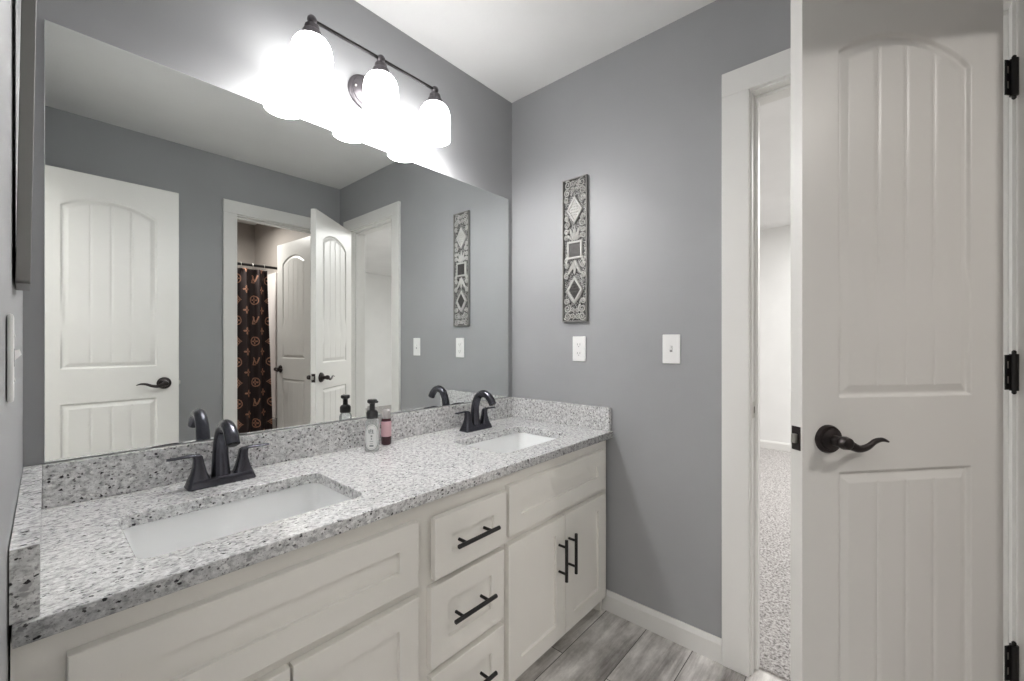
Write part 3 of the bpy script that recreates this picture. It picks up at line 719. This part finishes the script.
bm = bmesh.new(); lathe(bm, [(0.0195, 0.116), (0.0200, 0.118), (0.0200, 0.136), (0.0165, 0.142), (0.0095, 0.146), (0.0090, 0.165), (0.0100, 0.168)], (0, 0, 0), 'z', 24); link('pump_collar', bm, M['pump'], b1, True)
bm = bmesh.new(); lathe(bm, [(0.0105, 0.167), (0.0165, 0.171), (0.0170, 0.178), (0.0150, 0.182), (0.002, 0.183)], (0, 0, 0), 'z', 24); tube(bm, [(0.006, -0.004, 0.177), (0.014, -0.014, 0.1775), (0.020, -0.021, 0.175)], [0.006, 0.0055, 0.0045], 10); link('pump_head', bm, M['pump'], b1, True)

b2 = tag(empty('lotion_bottle', (-0.788, -0.060, 0.788)), 'small dark lotion bottle with pink label and pale cap beside the pump bottle', 'bottle', 'bottles against the backsplash')
bm = bmesh.new(); lathe(bm, [(0.016, 0.0006), (0.0185, 0.004), (0.0185, 0.090), (0.017, 0.097), (0.012, 0.101), (0.0105, 0.104)], (0, 0, 0), 'z', 28); link('bottle_body', bm, M['maroon'], b2, True)
bm = bmesh.new(); lathe(bm, [(0.0187, 0.032), (0.0190, 0.033), (0.0190, 0.088), (0.0187, 0.089)], (0, 0, 0), 'z', 28, cap=False); link('label', bm, M['pink'], b2, True)
bm = bmesh.new(); lathe(bm, [(0.0165, 0.099), (0.0165, 0.112), (0.0155, 0.128), (0.013, 0.1345), (0.002, 0.136)], (0, 0, 0), 'z', 24); link('cap', bm, M['cap'], b2, True)

# ------------------------------------------------------------------ the tub room
tub = tag(empty('bathtub', (-0.90, -3.262, 0)), 'white bathtub with tall surround behind the dark curtain in the tub room', 'bathtub')
bm = bmesh.new()
tx, ty = 0.79, 0.31
def tr(hx, hy, z, r=0.06): return [(x, y, z) for x, y in rrect(-hx, hx, -hy, hy, r, 5)]
loft(bm, [tr(tx, ty, 0.0, 0.02), tr(tx, ty, 0.40, 0.02), tr(tx, ty, 0.435, 0.02), tr(tx - 0.01, ty - 0.01, 0.445, 0.02), tr(tx - 0.06, ty - 0.06, 0.445, 0.10), tr(tx - 0.075, ty - 0.075, 0.43, 0.10), tr(tx - 0.12, ty - 0.11, 0.12, 0.12), tr(tx - 0.2, ty - 0.18, 0.08, 0.1)])
link('tub_shell', bm, M['acrylic'], tub, True, 50)
bm = bmesh.new(); box(bm, tx - 0.012, tx + 0.008, -ty, ty + 0.0, 0.446, 1.86, 0.004); box(bm, -tx - 0.015, tx - 0.012, -ty - 0.018, -ty + 0.002, 0.446, 1.86, 0.004); box(bm, -tx - 0.015, -tx + 0.006, -ty, ty, 0.446, 1.86, 0.004)
link('surround', bm, M['acrylic'], tub)
RY, RZ = -2.90, 1.89
rod = tag(empty('curtain_rod', (-0.90, RY, RZ)), 'black shower curtain rod across the tub room wall to wall', 'curtain rod')
bm = bmesh.new(); tube(bm, [(-0.805, 0, 0), (0.795, 0, 0)], 0.0125, 14); link('rod', bm, M['black'], rod, True)
for s, xx in ((1, 0.797), (-1, -0.807)):
    bm = bmesh.new(); lathe(bm, [(0.028, 0), (0.028, -0.008 * s), (0.016, -0.022 * s)], (xx, 0, 0), 'x', 20); link('flange', bm, M['black'], rod, True)

def motif(u, v):
    # repeating print: columns every cu, rows every cv (metres on the cloth); True where the copper print lies
    cu, cv = 0.092, 0.19
    c = math.floor(u / cu); x = u - (c + 0.5) * cu
    off = 0.5 if c % 2 else 0.0
    r = math.floor(v / cv + off); z = (r + 0.5 - off) * cv - v
    if c % 2:                                  # four-pointed star flower
        a = math.atan2(z, x); d = math.hypot(x, z)
        return 0.007 < d < 0.011 + 0.024 * abs(math.cos(2 * a)) ** 2.2 and not d < 0.007
    k = (r + (c // 2)) % 2
    if k == 0:                                 # ring with a flower
        d = math.hypot(x, z); a = math.atan2(z, x)
        return 0.034 < d < 0.043 or 0.006 < d < 0.008 + 0.020 * abs(math.cos(2 * a)) ** 1.6
    if (c // 2) % 2 == 0:                      # curved diamond with a flower
        q = abs(x) ** 0.8 + abs(z) ** 0.8; R = 0.048 ** 0.8
        d = math.hypot(x, z); a = math.atan2(z, x)
        return R * 0.80 < q < R or 0.006 < d < 0.008 + 0.018 * abs(math.cos(2 * a)) ** 1.6
    # interlocked letters L and V
    t = 0.006
    L_ = (abs(x + 0.012 - (z * 0.28)) < t and -0.034 < z < 0.034) or (-0.034 < z < -0.026 and -0.026 < x < 0.012)
    V_ = (-0.022 < z < 0.040) and (abs(x - 0.012 + (z + 0.022) * 0.42) < t or abs(x - 0.012 - (z + 0.022) * 0.42) < t)
    return L_ or V_
cur = tag(empty('shower_curtain', (-0.22, RY, RZ)), 'dark brown shower curtain printed with copper monogram flowers hanging from the black rod', 'shower curtain')
bm = bmesh.new(); NU, NV = 190, 400; Hc = 1.55; Wc = 0.76
rows = []
for j in range(NV + 1):
    v = j / NV; zz = -0.035 - Hc * v; row = []
    for i in range(NU + 1):
        u = i / NU; span = 0.52 + 0.045 * v
        x = 0.012 + 0.034 * v - span * (1 - u) + 0.004 * math.sin(17 * u + 3 * v)
        y = (0.020 + 0.012 * v) * math.sin(2 * PI * 5.0 * u + 0.5 * math.sin(2.2 * v)) + 0.006 * math.sin(2 * PI * 11 * u + 2 * v)
        row.append(bm.verts.new((x, y, zz)))
    rows.append(row)
for j in range(NV):
    for i in range(NU):
        f = bm.faces.new((rows[j][i], rows[j][i + 1], rows[j + 1][i + 1], rows[j + 1][i])); f.smooth = True
        if motif((i + 0.5) / NU * Wc + 0.012, (j + 0.5) / NV * Hc): f.material_index = 1
o = link('cloth', bm, [M['cloth'], M['motif']], cur)
for i in range(6):
    bm = bmesh.new(); xx = -0.02 - 0.095 * i
    pts = [(xx, 0.017 * math.cos(2 * PI * k / 16), -0.006 + 0.024 * math.sin(2 * PI * k / 16)) for k in range(17)]
    tube(bm, pts, 0.0022, 6); link('curtain_ring', bm, M['nickel'], cur, True)
